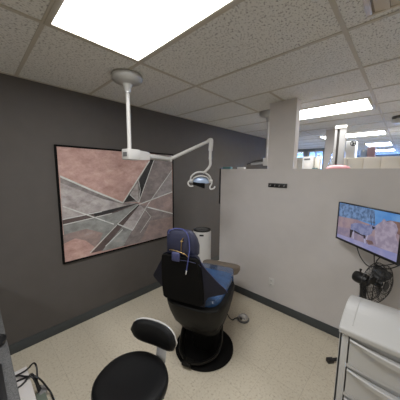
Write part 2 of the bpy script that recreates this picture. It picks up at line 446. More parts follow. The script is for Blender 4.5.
j = MB(); j.box(-.050, .085, -.047, .047, -.045, .05, bevel=.008, mtx=rot)
j.rings([[rot@Vector(q) for q in ((x, -w_, zc-h_), (x, w_, zc-h_), (x, w_, zc+h_), (x, -w_, zc+h_))] for x, w_, h_, zc in ((.08, .034, .044, .002), (.19, .032, .038, .0), (.23, .024, .030, .0))])
j = j.build('joint_housing', M['white'], t)
box(-.0515, -.048, -.026, .026, -.017, .022, mtx=rot).build('grey_label_plate', M['label_g'], j)
e1, e2, e3 = V(.651, -1.008, 1.883), V(.905, -.615, 2.108), V(.930, -.650, 1.77)
MB().tube([rot@Vector((.19, 0, 0)), e1-d*.03, e1], lambda q: .028-.008*q, seg=10, smooth=False).build('lower_arm', M['white'], t)
k_ = MB().lathe([(.014, -.026), (.024, -.024), (.024, .022), (.018, .025)], e1).build('elbow', M['white'], t)
MB().lathe([(.010, 0), (.010, .006), (.007, .007)], e1+Vector((.018, -.025, 0)), axis=(.6, -.8, 0), seg=12).build('screw_cap', M['label_g'], k_)
MB().tube([e1, e1+(e2-e1)*.2, e2], lambda q: .021-.002*q, seg=10, smooth=False).build('upper_arm', M['white'], t)
MB().tube([e2-(e2-e1).normalized()*.03, e2, e2+Vector((.012, -.005, -.02)), e2.lerp(e3, .35)], .025, seg=12).build('wrist_joint', M['white'], t)
dn = MB(); dn.tube([e2.lerp(e3, .12), e2.lerp(e3, .62)], .017, seg=10, smooth=False)
dn.tube([e2.lerp(e3, .60), e2.lerp(e3, .64)], .019, seg=10, smooth=False); dn.build('drop_tube', M['white'], t)
# head: yoke, reflector, handles. hd = head centre
hd = V(.902, -.768, 1.648)
sx = Vector((.726, .688, 0)); fy = Vector((.688, -.726, -.15)).normalized(); uz = sx.cross(fy)*-1
if uz.z < 0: uz = -uz
def hp(a, b, c_): return hd+(sx*a+fy*b+uz*c_)*.94
MB().tube([e2.lerp(e3, .62), e2.lerp(e3, .85), hp(.055, -.0, .115), hp(.02, 0, .095)], lambda q: .016-.003*q, seg=10).build('head_stem', M['white'], t)
yk = MB(); yk.tube([hp(-.125, 0, -.015), hp(-.118, 0, .045), hp(-.06, 0, .095), hp(.02, 0, .102), hp(.085, 0, .07), hp(.118, 0, .02), hp(.12, 0, -.02)], .0095, seg=8)
yk.build('yoke', M['white'], t)
r_ = MB()
rows = []
for i in range(9):
    ph = i/8*PI/2
    rows.append([hp(.105*math.cos(ph)*math.cos(a), .060*math.sin(a)*math.cos(ph)+.0, -.02+.085*math.sin(ph)) if False else hp(.105*math.cos(a)*math.cos(ph*.98), .058*math.sin(a)*math.cos(ph*.98), -.025+.082*math.sin(ph)) for a in [2*PI*q/28 for q in range(28)]])
r_.rings(rows).build('reflector_shell', M['lens'], t)
MB().tube([hp(-.105, .02, -.02), hp(-.085, .035, .035), hp(-.03, .045, .062), hp(.03, .045, .062), hp(.085, .035, .035), hp(.105, .02, -.02)], .008, seg=8).build('reflector_rim', M['white'], t)
lb = MB(); lb.rings([[hp(x, b, c_) for b, c_ in ((.02, cz-h_), (.075, cz-h_), (.075, cz+h_), (.02, cz+h_))] for x, cz, h_ in ((-.095, -.02, .012), (-.03, -.035, .02), (.02, -.045, .028), (.045, -.05, .03))])
lb.build('lamp_block', M['blackmat'], t)
for sgn in (-1, 1):
    MB().tube([hp(sgn*.125, 0, .0), hp(sgn*.128, .02, -.03), hp(sgn*.105, .05, -.065), hp(sgn*.115, .08, -.085), hp(sgn*.15, .085, -.075), hp(sgn*.165, .08, -.05)] if sgn > 0 else
              [hp(-.125, 0, .0), hp(-.145, .03, -.005), hp(-.15, .06, -.03), hp(-.125, .08, -.052), hp(-.09, .075, -.05)], .0085, seg=8).build('handle', M['white'], t)
for sgn in (-1, 1):
    MB().lathe([(.010, -.018), (.02, -.014), (.02, .014), (.010, .018)], hp(sgn*.12, 0, -.005), axis=sx, seg=16).build('yoke_pivot', M['white'], t)

t = thing('dental_light', 'white ceiling pole lamp beyond the partition, half hidden by the pier', 'dental light', (1.135, .33, H))
canopy(t)
MB().lathe([(.0175, -.13), (.0175, -.62)], (0, 0, 0)).build('pole', M['white'], t)
rot2 = Matrix.Translation((0, 0, -.675))@Matrix.Rotation(R(200), 4, 'Z')
MB().box(-.04, .05, -.035, .035, -.05, .055, bevel=.008, mtx=rot2).build('joint_housing', M['white'], t)
MB().tube([rot2@Vector((.04, 0, -.012)), rot2@Vector((.22, 0, -.03))], .014, seg=8, smooth=False).build('lower_arm', M['steel'], t)
MB().tube([rot2@Vector((.05, .01, .03)), rot2@Vector((.15, .03, .012)), rot2@Vector((.27, .03, -.03))], .008, seg=8).build('arm_cable', M['black'], t)

t = thing('ceiling_projector', 'small dark topped device hung from the ceiling beyond the partition', 'ceiling device', (2.43, 1.78, H))
MB().lathe([(.085, 0), (.09, -.01), (.09, -.025), (.06, -.042)], (0, 0, 0)).build('ceiling_canopy', M['label_g'], t)
box(-.085, .07, -.05, .05, -.098, -.040, bevel=.015).build('body', M['lightgrey'], t)
MB().lathe([(.03, 0), (.034, .02), (.02, .022)], (-.02, -.049, -.07), axis=(0, -1, 0), seg=20).build('round_lens', M['white'], t)

# ------------------------------------------------------------------ things on the partition
t = thing('coat_hook_rack', 'small black wall rack with four metal hooks below the pier', 'hook rack', (1.4565, 0, 1.591))
box(-.116, .116, -.014, .001, -.025, .025, bevel=.003).build('back_plate', M['black'], t)
for k in range(4):
    x = -.085+k*.057
    MB().tube([(x, -.013, .006), (x, -.022, -.004), (x+.002, -.034, -.008), (x+.005, -.036, .006)], .0045, seg=8).build('hook', M['steel'], t)
t = thing('wall_outlet', 'pale electrical outlet plate low on the grey partition', 'outlet', (1.443, 0, .341))
box(-.037, .037, -.007, 0, -.059, .059, bevel=.003).build('cover_plate', M['plastic_w'], t)
for z in (-.026, .026):
    o = MB().lathe([(.0, .0), (.0165, .0), (.0165, .003), (.014, .004)], (0, -.006, z), axis=(0, -1, 0), seg=20).build('socket', M['plastic_w'], t)
    box(-.007, -.004, -.011, -.0095, z-.006, z+.006).build('slot', M['black'], o)
    box(.004, .007, -.011, -.0095, z-.006, z+.006).build('slot', M['black'], o)
o = MB().box(.585, .73, .035, .085, 1.79, 1.822, bevel=.004).build('tissue_packet', M['teal']); tag(o, 'flat teal packet lying on the end of the partition top', 'packet')
o = MB().box(.845, .955, .03, .08, 1.79, 1.816, bevel=.004).build('paper_packet', M['plastic_w']); tag(o, 'flat white packet lying on the partition top left of the pier', 'packet')

# ------------------------------------------------------------------ air purifier
t = thing('air_purifier', 'tall white cylindrical air purifier standing in the corner opening', 'air purifier', (.375, -.170, 0))
MB().lathe([(.118, 0), (.128, .006), (.130, .05), (.132, .055), (.138, .058), (.138, .845), (.134, .858), (.118, .862)]).build('body', M['plastic_w'], t)
MB().lathe([(.1305, .010), (.1385, .012), (.1385, .05), (.1305, .052)], cap=False).build('base_ring', M['plastic_w'], t)
g = MB().lathe([(.129, .846), (.134, .862), (.131, .874), (.118, .878), (.112, .868), (.075, .864), (.02, .864)])
g = g.build('top_rim', M['black'], t)
gr = MB()
for r0 in (.03, .05, .07, .09): gr.lathe([(r0, .862), (r0+.004, .872), (r0+.009, .872), (r0+.012, .862)], cap=False, seg=40)
for k in range(8):
    a = k*PI/4
    gr.tube([(.025*math.cos(a), .025*math.sin(a), .869), (.108*math.cos(a), .108*math.sin(a), .869)], .003, seg=6, smooth=False)
gr.build('grille', M['label_g'], g)
a0 = math.atan2(-2.39, 2.2)-.12
w_ = MB(); rows = []
for i in range(9):
    a = a0+(-.17+i/8*.46)*1.0
    rows.append([(rr*math.cos(a), rr*math.sin(a), zz) for rr, zz in ((.134, .800), (.1392, .800), (.1392, .826), (.134, .826))])
w_.rings(rows).build('carry_slot', M['black'], t)
w_ = MB(); rows = []
for i in range(5):
    a = a0+.95+i/4*.09
    rows.append([(rr*math.cos(a), rr*math.sin(a), zz) for rr, zz in ((.134, .60), (.1388, .60), (.1388, .78), (.134, .78))])
w_.rings(rows).build('side_sticker', M['lightgrey'], t)

# ------------------------------------------------------------------ dental chair
t = thing('dental_chair', 'black and navy dental chair with blue covered seat seen from behind', 'dental chair', (1.22, -1.06, 0), R(20))
MB().lathe([(.0, .0), (.285, .0), (.290, .006), (.288, .022), (.27, .030), (.06, .034), (.0, .034)], (.03, -.03, 0), seg=56).build('base_plate', M['blackmat'], t)
MB().rings([superring(.03, .03, z, a, b, 3) for z, a, b in ((.028, .12, .15), (.06, .115, .145), (.10, .125, .15), (.14, .118, .15), (.18, .13, .16), (.22, .125, .16), (.26, .14, .18), (.34, .15, .2))]).build('pedestal', M['blackmat'], t)
lf = MB()
lf.tube([(.205, -.02, .30), (.225, -.10, .17), (.20, -.19, .09), (.12, -.265, .06), (.05, -.295, .05), (-.01, -.305, .045)], lambda q: (.042, .014), seg=10, flat=(0, 0, 1))
lf.tube([(-.16, .0, .30), (-.17, -.10, .15), (-.13, -.22, .06), (-.04, -.30, .045)], lambda q: (.045, .015), seg=10, flat=(0, 0, 1))
lf.box(-.065, .025, -.345, -.265, .0305, .062, bevel=.008)
lf.build('lift_arm', M['shell'], t)
sk = MB(); sk.rings([superring(.02, .0, z, a, b, 4) for z, a, b in ((.29, .20, .22), (.33, .205, .23), (.345, .19, .21))])
sk.build('skirt', M['shell'], t)
sh = MB(); sh.rings([superring(.015, cy, z, a, b, 3.6) for z, a, b, cy in ((.315, .17, .19, -.02), (.33, .205, .23, -.02), (.40, .238, .27, -.035), (.50, .262, .30, -.05), (.58, .275, .322, -.055), (.622, .279, .33, -.055), (.635, .272, .322, -.055), (.635, .24, .29, -.055))])
sh.build('seat_shell', M['shell'], t)
# seat and leg rest
st = MB(); st.rings([superring(0, -.02, z, a, b, 5) for z, a, b in ((.595, .24, .29), (.62, .250, .303), (.668, .252, .308), (.683, .244, .300), (.690, .21, .26))])
st.build('seat_cushion', M['blue'], t)
lg = MB(); rows = []
for i in range(9):
    q = i/8; v = .20+.37*q; z = .688-.065*q-.02*q*q; w = .248-.050*q; cx = -.045*q
    rows.append([(cx+u, v, zz) for u, zz in ((-w, z-.11), (w, z-.11), (w+.006, z-.05), (w, z-.008), (w*.9, z), (-w*.9, z), (-w, z-.008), (-w-.006, z-.05))])
lg.rings(rows).build('leg_rest', M['blue'], t)
ft = MB(); fr = []
for i in range(11):
    q = i/10; v = .553+.192*q; z = .609-.028*q; w = .19+.05*min(1, q*2.2)-(.05*((q-.8)/.2)**2 if q > .8 else 0)
    fr.append([(u-.035, v, zz) for u, zz in ((-w*.92, z-.10), (w*.92, z-.10), (w+.004, z-.05), (w, z-.008), (w*.92, z), (-w*.92, z), (-w, z-.008), (-w-.004, z-.05))])
ft.rings(fr).build('footrest', M['tan'], t)
MB().prism([(-.10, .30), (.10, .30), (.08, .50), (-.08, .50)], 2, .46, .56, bevel=.012).build('leg_rest_bracket', M['shell'], t)
# backrest: navy upholstery flaring into two wings, black rear panel
U0 = -.022
ZR = [(.665, .185), (.715, .192), (.755, .215), (.770, .270), (.782, .325), (.795, .350), (.812, .345), (.84, .325), (.90, .276), (.95, .242), (1.0, .205), (1.05, .175), (1.085, .160), (1.10, .13)]
def vback(z): return -.375-.05*(z-.66)/.42
NB = 17
def wing(u): return .075*max(0, (abs(u)-.16)/.17)**1.25
back, front = [], []
for z, hwid in ZR:
    rb, rf = [], []
    for i in range(NB):
        s_ = -1+2*i/(NB-1); u = s_*hwid; fl = wing(u); droop = .0
        th_ = .072*(1-abs(s_)**5)+.010
        if abs(u) > .19: th_ = max(.012, th_-.25*(abs(u)-.19))
        rb.append((U0+u, vback(z)+fl, z-droop)); rf.append((U0+u, vback(z)+fl+th_, z-droop))
    back.append(rb); front.append(rf)
bc = MB(); bc.rings([b_+f_[::-1] for b_, f_ in zip(back, front)]).build('backrest_cushion', M['navydark'], t, sharp=60)
bp_ = MB(); rows = []
for z, hwid in ((.690, .165), (.70, .184), (.75, .186), (.85, .184), (.95, .178), (1.04, .170), (1.075, .164), (1.088, .148)):
    v = vback(z)
    rows.append([(U0+u, v+dv, z) for u, dv in ((-hwid, .004), (-hwid, -.020), (-hwid*.93, -.032), (0, -.037), (hwid*.93, -.032), (hwid, -.020), (hwid, .004))])
bp_.rings(rows).build('back_panel', M['blackmat'], t)
for s_ in (-1, 1):
    MB().tube([(U0+s_*zw[1], vback(zw[0])+wing(zw[1])+.006, zw[0]) for zw in ZR[5:13]][::-1], .0032, seg=6).build('wing_piping', M['navylight'], t)
# headrest
hr = MB(); hr.rings([superring(cx, cy, z, a, b, 3.2) for z, a, b, cy, cx in ((1.07, .095, .05, -.345, -.018), (1.085, .110, .068, -.340, -.018), (1.15, .112, .074, -.340, -.020), (1.21, .104, .070, -.348, -.026), (1.255, .094, .058, -.362, -.034), (1.280, .080, .044, -.378, -.042), (1.292, .058, .022, -.390, -.045))])
hr = hr.build('headrest', M['navy'], t)
hb = MB(); hb.rings([superring(-.047, -.424, z, a, b, 4) for z, a, b in ((1.10, .086, .012), (1.11, .096, .018), (1.272, .096, .018), (1.29, .084, .010))]).build('headrest_rear_plate', M['navy'], t)
MB().box(-.082, -.010, -.472, -.446, 1.052, 1.126, bevel=.012, seg=3).build('adjustment_tab', M['navylight'], t)
bf = MB(); bf.tube([(-.112, -.445, 1.128), (-.095, -.456, 1.138), (-.03, -.458, 1.134), (.03, -.456, 1.120), (.058, -.452, 1.098)], .0030, seg=8)
bf.tube([(-.006, -.448, 1.138), (-.004, -.448, 1.19), (.0, -.448, 1.225), (.014, -.446, 1.244)], .0032, seg=8)
bf.tube([(-.008, -.448, 1.216), (.010, -.448, 1.216)], .005, seg=8, smooth=False)
bf.build('brass_bracket', M['brass'], t)
MB().lathe([(.006, 0), (.006, .004), (.003, .005)], (-.118, -.440, 1.265), axis=(0, -1, 0), seg=12).build('stud', M['chrome'], t)
MB().tube([(.0, -.470, 1.072), (.06, -.470, 1.075), (.13, -.452, 1.060), (.155, -.43, 1.03)], .0016, seg=6).build('panel_piping', M['navylight'], t)
# tube slung over the headrest
o = MB(); TT = Matrix.Translation((1.22, -1.06, 0))@Matrix.Rotation(R(20), 4, 'Z')
o.tube([TT@Vector(q) for q in ((-.118, -.448, 1.262), (-.108, -.444, 1.288), (-.07, -.420, 1.302), (-.01, -.420, 1.302), (.035, -.440, 1.288), (.060, -.450, 1.25), (.072, -.459, 1.17), (.070, -.474, 1.10), (.056, -.478, 1.00))], .0040, seg=8)
o = o.build('suction_tube', M['hose'], loc=TT@Vector((.06, -.459, 1.18)))
tag(o, 'thin blue violet tube looped over the headrest of the dark chair', 'tube')
MB().tube([TT@Vector((.056, -.478, 1.004))-o.location, TT@Vector((.052, -.480, .972))-o.location], lambda q: .0050-.002*q, seg=8, smooth=False).build('white_tip', M['plastic_w'], o)
# foot control
t = thing('foot_control', 'round silver foot control on the floor beside the dark chair', 'foot control', (1.325, -.463, 0))
MB().lathe([(.066, 0), (.070, .006), (.070, .018), (.062, .024)]).build('rubber_base', M['label_g'], t)
MB().lathe([(.060, .022), (.061, .034), (.052, .05), (.030, .058), (.0, .059)]).build('silver_dome', M['chrome'], t)
MB().lathe([(.024, .055), (.024, .070), (.016, .074)], (.012, -.018, 0), seg=20).build('white_button', M['plastic_w'], t)
MB().tube([(-.05, -.03, .016), (-.075, -.06, .014), (-.075, -.11, .02), (-.075, -.19, .10), (-.085, -.27, .26), (-.10, -.33, .34)], .006, seg=8).build('cable', M['black'], t)

# ------------------------------------------------------------------ operator stool
t = thing('operator_stool', 'black padded operator stool with low curved backrest in front of the dental chair', 'stool', (1.505, -2.01, 0), R(20))
def seat_ring(z, sc, zc=0):
    out = []
    for k in range(48):
        a = 2*PI*k/48; cc, ss = math.cos(a), math.sin(a)
        x = .212*math.copysign(abs(cc)**.86, cc); y = .205*math.copysign(abs(ss)**.86, ss)
        if y > 0: x *= 1-.16*(y/.205)**2
        out.append((x*sc*1.045-.012, y*sc*1.03+.030, z))
    return out
MB().rings([seat_ring(z, s_) for z, s_ in ((.425, .80), (.432, .92), (.450, .985), (.470, 1.0), (.488, .985), (.499, .94), (.504, .86), (.503, .7), (.498, .5), (.494, .25), (.493, .02))]).build('seat_pad', M['vinyl_b'], t)
MB().rings([seat_ring(z, s_) for z, s_ in ((.412, .6), (.414, .78), (.430, .86))]).build('seat_pan', M['lightgrey'], t)
# curved back pad and its pale shell
def pad(v0, thk, grow, shell):
    rows = []; n = 15; L_ = .176+grow
    for i in range(n):
        q = -1+2*i/(n-1); th_ = q*.62; u = L_*math.sin(th_)/math.sin(.62); v = v0-.17*(1-math.cos(th_))
        hgt = (.091+grow)*(1-abs(q)**3.2)**.5 if abs(q) < 1 else .004
        hgt = max(hgt, .006); tk = thk*(1-abs(q)**6)+.004; nrm = Vector((-math.sin(th_)*.6, -1, 0)).normalized()
        ring = []
        for k in range(16):
            a = 2*PI*k/16; cz, cn = math.cos(a), math.sin(a)
            ring.append((.028+u+nrm.x*cn*tk, v+nrm.y*cn*tk-.10*(cz*hgt)*.6, .672+cz*hgt))
        rows.append(ring)
    return MB().rings(rows)
pad(.215, .030, 0, 0).build('back_pad', M['vinyl_b'], t)
pad(.234, .009, .001, 1).build('back_shell', M['plastic_w'], t)
MB().tube([(.045, .254, .645), (.045, .266, .58), (.045, .262, .50), (.043, .235, .425), (.035, .15, .398), (.02, .04, .400)], lambda q: (.010, .040), seg=8, flat=(0, 1, .001)).build('back_support', M['lightgrey'], t)
MB().lathe([(.05, .415), (.05, .395), (.026, .385), (.026, .24), (.031, .235), (.031, .10), (.04, .09), (.04, .06)]).build('gas_column', M['chrome'], t)
for k in range(5):
    a = R(40+72*k)
    lgm = MB(); lgm.tube([(.02*math.cos(a), .02*math.sin(a), .085), (.225*math.cos(a), .225*math.sin(a), .066)], lambda q: .019-.006*q, seg=8, smooth=False)
    o = lgm.build('leg', M['chrome'], t)
    cx, cy = .222*math.cos(a), .222*math.sin(a); tx, ty = -math.sin(a), math.cos(a)
    cs = MB()
    for s_ in (-1, 1): cs.lathe([(.012, -.007), (.0245, -.006), (.0245, .006), (.012, .007)], (cx+tx*s_*.013, cy+ty*s_*.013, .0246), axis=(tx, ty, 0), seg=18)
    cs.box(cx-.01, cx+.01, cy-.01, cy+.01, .04, .062)
    cs.build('caster', M['black'], o)
MB().tube([(.03, -.02, .405), (.12, .06, .40), (.185, .075, .405)], .006, seg=8).build('height_lever', M['black'], t)

# ------------------------------------------------------------------ television on the partition
ln = Vector((.728, -.686, 0)).normalized()
TLc = Vector((2.127, -.10, 1.47)); W, HT = .645, .366
ctr = TLc+ln*W/2-Vector((0, 0, HT/2))
t = thing('television', 'flat television on a wall arm showing an antelope in dry grass', 'television', ctr, math.atan2(ln.y, ln.x))
# local: x along the screen, -y towards the viewer
box(-W/2, W/2, .002, .030, -HT/2, HT/2, bevel=.004).build('back_housing', M['black'], t)
box(-W*.35, W*.35, .028, .055, -HT*.42, HT*.2, bevel=.01).build('rear_bulge', M['black'], t)
f = MB(); bz = .008
f.box(-W/2, W/2, -.006, .004, HT/2-bz, HT/2, bevel=.002); f.box(-W/2, W/2, -.006, .004, -HT/2, -HT/2+.018, bevel=.002)
f.box(-W/2, -W/2+bz, -.006, .004, -HT/2+.018, HT/2-bz, bevel=.002); f.box(W/2-bz-.003, W/2, -.006, .004, -HT/2+.018, HT/2-bz, bevel=.002)
f.build('bezel', M['black'], t)
ES = .50
E_ = dict(
 sky=emat('screen_sky', srgb(84, 140, 205), ES, (srgb(110, 160, 216), 6)),
 foliage=emat('screen_foliage', srgb(84, 108, 142), ES, (srgb(120, 150, 194), 30)),
 sand=emat('screen_sand', srgb(146, 126, 140), ES, (srgb(164, 142, 148), 14)),
 sandshade=emat('screen_sand_shade', srgb(134, 122, 146), ES, (srgb(152, 136, 154), 16)),
 brown=emat('screen_brown', srgb(112, 88, 88), ES, (srgb(140, 108, 96), 14)),
 bush=emat('screen_bush', srgb(172, 160, 178), ES, (srgb(148, 136, 156), 22)),
 road=emat('screen_road', srgb(138, 140, 186), ES, (srgb(156, 152, 190), 10)),
 hide=emat('screen_hide', srgb(112, 118, 158), ES, (srgb(138, 142, 178), 24)),
 belly=emat('screen_belly', srgb(168, 168, 200), ES),
 darkleg=emat('screen_dark', srgb(42, 34, 44), ES), paleleg=emat('screen_pale_leg', srgb(176, 172, 200), ES), horn=emat('screen_horn', srgb(58, 58, 76), ES))
TVPIC = [
  ('sky', [(0,0), (1,0), (1,1), (0,1)]),
  ('foliage', [(0,0.017), (0.25,0.0),(0.631,0.021), (0.667,0.330), (0.368,0.347), (0,0.409)]),
  ('sand', [(0,0.395), (0.368,0.347), (0.683,0.381), (1,0.312), (1,1), (0,1)]),
  ('sandshade', [(0,0.691), (0.257,0.636), (0.650,0.632), (1,0.649), (1,1), (0,1)]),
  ('brown', [(0.771,0.230), (0.858,0.167), (1,0.153), (1.000,0.430), (0.894,0.359)]),
  ('bush', [(0.670,0.367), (0.747,0.240), (0.777,0.154), (0.816,0.212), (0.880,0.169), (0.937,0.217), (0.965,0.326), (0.944,0.459), (0.985,0.588), (0.99,0.801), (0.886,0.836), (0.717,0.830), (0.676,0.618)]),
  ('road', [(0,0.908), (0.558,0.866), (1,0.819), (1,1), (0,1)]),
  ('brown', [(0.551,0.775), (0.646,0.746), (0.677,0.815), (0.600,0.869)]),
  ('hide', [(0.268,0.510), (0.343,0.443), (0.465,0.414), (0.566,0.412), (0.609,0.366), (0.648,0.388), (0.680,0.405), (0.664,0.467), (0.635,0.501), (0.626,0.585), (0.558,0.680), (0.455,0.684), (0.361,0.675), (0.269,0.698)]),
  ('belly', [(0.360,0.662), (0.455,0.675), (0.530,0.687), (0.443,0.724)]),
  ('darkleg', [(0.34,0.64), (0.455,0.68), (0.54,0.69),(0.54,0.72),(0.44,0.71),(0.33,0.69)]),
  ('darkleg', [(0.259,0.657), (0.326,0.648), (0.307,0.746), (0.292,0.866), (0.265,0.872)]),
  ('paleleg', [(0.310,0.700), (0.341,0.672), (0.336,0.776), (0.349,0.870), (0.323,0.876)]),
  ('darkleg', [(0.503,0.676), (0.537,0.671), (0.538,0.753), (0.515,0.765)]),
  ('paleleg', [(0.515,0.765), (0.541,0.752), (0.558,0.866), (0.533,0.877)]),
  ('paleleg', [(0.557,0.661), (0.580,0.636), (0.567,0.766), (0.551,0.775)]),
  ('darkleg', [(0.622,0.400), (0.670,0.410), (0.659,0.462), (0.633,0.466)]),
  ('horn', [(0.576,0.140), (0.584,0.138), (0.620,0.377), (0.610,0.381)]),
  ('horn', [(0.631,0.091), (0.638,0.088), (0.657,0.376), (0.645,0.382)]),
]
keys = list(E_); c = MB(); x0, x1, z1, z0 = -W/2+bz, W/2-bz-.003, HT/2-bz, -HT/2+.018
for k, (n_, poly) in enumerate(TVPIC):
    c.face([(x0+(x1-x0)*u, .0015-.00006*k, z1-(z1-z0)*v) for u, v in poly], keys.index(n_))
c.build('screen', [E_[q] for q in keys], t, recalc=False)
Li = (Matrix.Translation(ctr)@Matrix.Rotation(math.atan2(ln.y, ln.x), 4, 'Z')).inverted()
arm = MB()
arm.tube([Li@Vector((2.50, -.025, 1.30)), Li@Vector((2.62, -.14, 1.30)), Vector((.02, .05, .01))], .016, seg=8, smooth=False)
arm.box(-.06, .06, .053, .066, -.06, .06)
arm = arm.build('wall_arm', M['black'], t)
pl = MB(); m_ = Li@Matrix.Translation((2.50, 0, 1.30)); pl.box(-.05, .05, -.026, -.001, -.09, .09, bevel=.004, mtx=m_); pl.build('wall_plate', M['black'], arm)
def cable(pts, r, name, label, m='black'):
    o = MB().tube(pts, r, seg=7, n=8).build(name, M[m], loc=Vector(pts[len(pts)//2])); return tag(o, label, 'cable', 'cables under the television')
cable([(2.300, -.185, 1.125), (2.316, -.20, 1.075), (2.346, -.20, .999), (2.395, -.20, .939), (2.435, -.19, .932), (2.50, -.16, .95), (2.60, -.10, .985), (2.68, -.03, 1.00), (2.70, -.002, 1.05)], .0042, 'power_cable', 'black cable looping low from the left underside of the television')
cable([(2.425, -.195, 1.16), (2.440, -.20, 1.04), (2.446, -.16, .95), (2.448, -.08, .90), (2.45, -.03, .80), (2.45, -.012, .5), (2.45, -.012, .3)], .0042, 'signal_cable', 'black cable dropping straight down behind the fan')
cable([(2.64, -.30, 1.08), (2.60, -.28, 1.02), (2.54, -.26, .968), (2.48, -.22, .945), (2.455, -.12, .96), (2.50, -.02, 1.05), (2.50, -.012, 1.20)], .0042, 'antenna_cable', 'black cable slung from the right underside of the television')

# ------------------------------------------------------------------ pedestal fan behind the drawers
t = thing('pedestal_fan', 'black pedestal fan squeezed between partition and white drawers', 'fan', (2.46, -.25, 0))
ax = Vector((.87, -.42, .0)).normalized(); fc = Vector((.015, .0, .825)); sd = ax.cross(Vector((0, 0, 1))).normalized()
def fp(a, b, c_): return fc+ax*a+sd*b+Vector((0, 0, c_))
cg = MB(); FR = .165
for rr, a in ((FR, .035), (FR, -.015), (FR*.72, .062), (FR*.42, .074), (FR*.72, -.04)):
    cg.tube([fp(a, rr*math.cos(q*2*PI/36), rr*math.sin(q*2*PI/36)) for q in range(37)], .0035 if rr == FR else .002, seg=6, smooth=False)
for q in range(28):
    w = q*2*PI/28
    cg.tube([fp(.076, .03*math.cos(w), .03*math.sin(w)), fp(.066, FR*.66*math.cos(w), FR*.66*math.sin(w)), fp(.035, FR*math.cos(w), FR*math.sin(w)), fp(-.015, FR*math.cos(w), FR*math.sin(w)), fp(-.045, FR*.66*math.cos(w), FR*.66*math.sin(w)), fp(-.055, .03*math.cos(w), .03*math.sin(w))], .0016, seg=5, smooth=False)
cg.lathe([(.034, -.004), (.034, .004)], fp(.076, 0, 0), axis=ax, seg=20)
cg.build('cage', M['black'], t)
for q in range(3):
    w0 = q*2*PI/3; bl = MB(); rows = []
    for i in range(8):
        r0 = .03+.115*i/7; wd = .25+.35*math.sin(PI*(i+.5)/8.5)
        rows.append([fp(.022*s_*2+dz, r0*math.cos(w0+s_*wd+.25*i/7), r0*math.sin(w0+s_*wd+.25*i/7)) for s_, dz in ((-1, 0), (0, .002), (1, 0), (1, .003), (0, .005), (-1, .003))])
    bl.rings(rows).build('blade', M['black'], t)
MB().lathe([(.032, -.03), (.035, .03), (.02, .045)], fp(0, 0, 0), axis=ax, seg=20).build('hub', M['black'], t)
mo = MB().lathe([(.03, -.180), (.046, -.172), (.052, -.15), (.052, -.08), (.042, -.055)], fp(0, 0, -.022), axis=ax, seg=28).build('motor_housing', M['black'], t)
MB().lathe([(.007, 0), (.007, .03), (.010, .032), (.010, .040), (.005, .042)], fp(-.13, 0, .020), seg=12).build('swing_knob', M['black'], mo)
MB().tube([fp(-.10, 0, -.05), fp(-.09, 0, -.12), fp(-.09, 0, -.20)], .026, seg=12, smooth=False).build('neck', M['black'], t)
pb = fp(-.09, 0, 0)
MB().lathe([(.02, .05), (.02, .40), (.016, .41), (.016, .66)], (pb.x, pb.y, 0), seg=16).build('pole', M['black'], t)
for q in range(4):
    w = math.atan2(-.152-pb.y, -.235-pb.x)+PI/2*q; L_ = .14 if q else math.hypot(-.152-pb.y, -.235-pb.x)
    o = MB().tube([(pb.x, pb.y, .03), (pb.x+L_*math.cos(w), pb.y+L_*math.sin(w), .022)], .014, seg=8, smooth=False).build('leg', M['black'], t)
    MB().box(-.03, .03, -.02, .02, 0, .036, bevel=.004, mtx=Matrix.Translation((pb.x+L_*math.cos(w), pb.y+L_*math.sin(w), 0))@Matrix.Rotation(w, 4, 'Z')).build('foot_cap', M['black'], o)

# ------------------------------------------------------------------ white drawer unit
CX, CY, CW, CD, CZ = 2.383, -1.15, .60, .385, .83
t = thing('drawer_unit', 'white plastic drawer unit with arched top in front of the black fan', 'drawer unit', (CX+CW/2, CY+CD/2, 0))
hw, hd_ = CW/2, CD/2
arch = [(-hd_-.012, .0), (-hd_-.014, .028)]+[(-hd_+CD*q/12-.008*(1-q/12), .036+.052*math.sin(PI*.97*q/12)+.022*q/12) for q in range(13)]+[(hd_+.004, .0)]
tp = MB(); tp.prism([(y, CZ+z) for y, z in arch], 0, -hw-.004, hw+.004, bevel=.004)
tp = tp.build('top_cover', M['cart'], t)
ln_ = MB(); ln_.tube([(-hw+.055, y, CZ+z+.0005) for y, z in arch[3:14]], .0022, seg=6); ln_.build('top_ridge', M['cart'], tp)
b = MB(); b.box(-hw, -hw+.012, -hd_, hd_, .06, CZ); b.box(hw-.012, hw, -hd_, hd_, .06, CZ); b.box(-hw+.012, hw-.012, hd_-.01, hd_, .06, CZ); b.box(-hw, hw, -hd_, hd_, .06, .075)
b.box(-hw, -hw+.045, -hd_, -hd_+.03, .06, CZ, bevel=.004); b.box(hw-.045, hw, -hd_, -hd_+.03, .06, CZ, bevel=.004)
ND = 4; pit = (CZ-.075)/ND
for k in range(ND+1): b.box(-hw+.01, hw-.01, -hd_+.004, -hd_+.03, .068+pit*k-(.004 if k else 0), .068+pit*k+.012)
b.build('body', M['cart'], t)
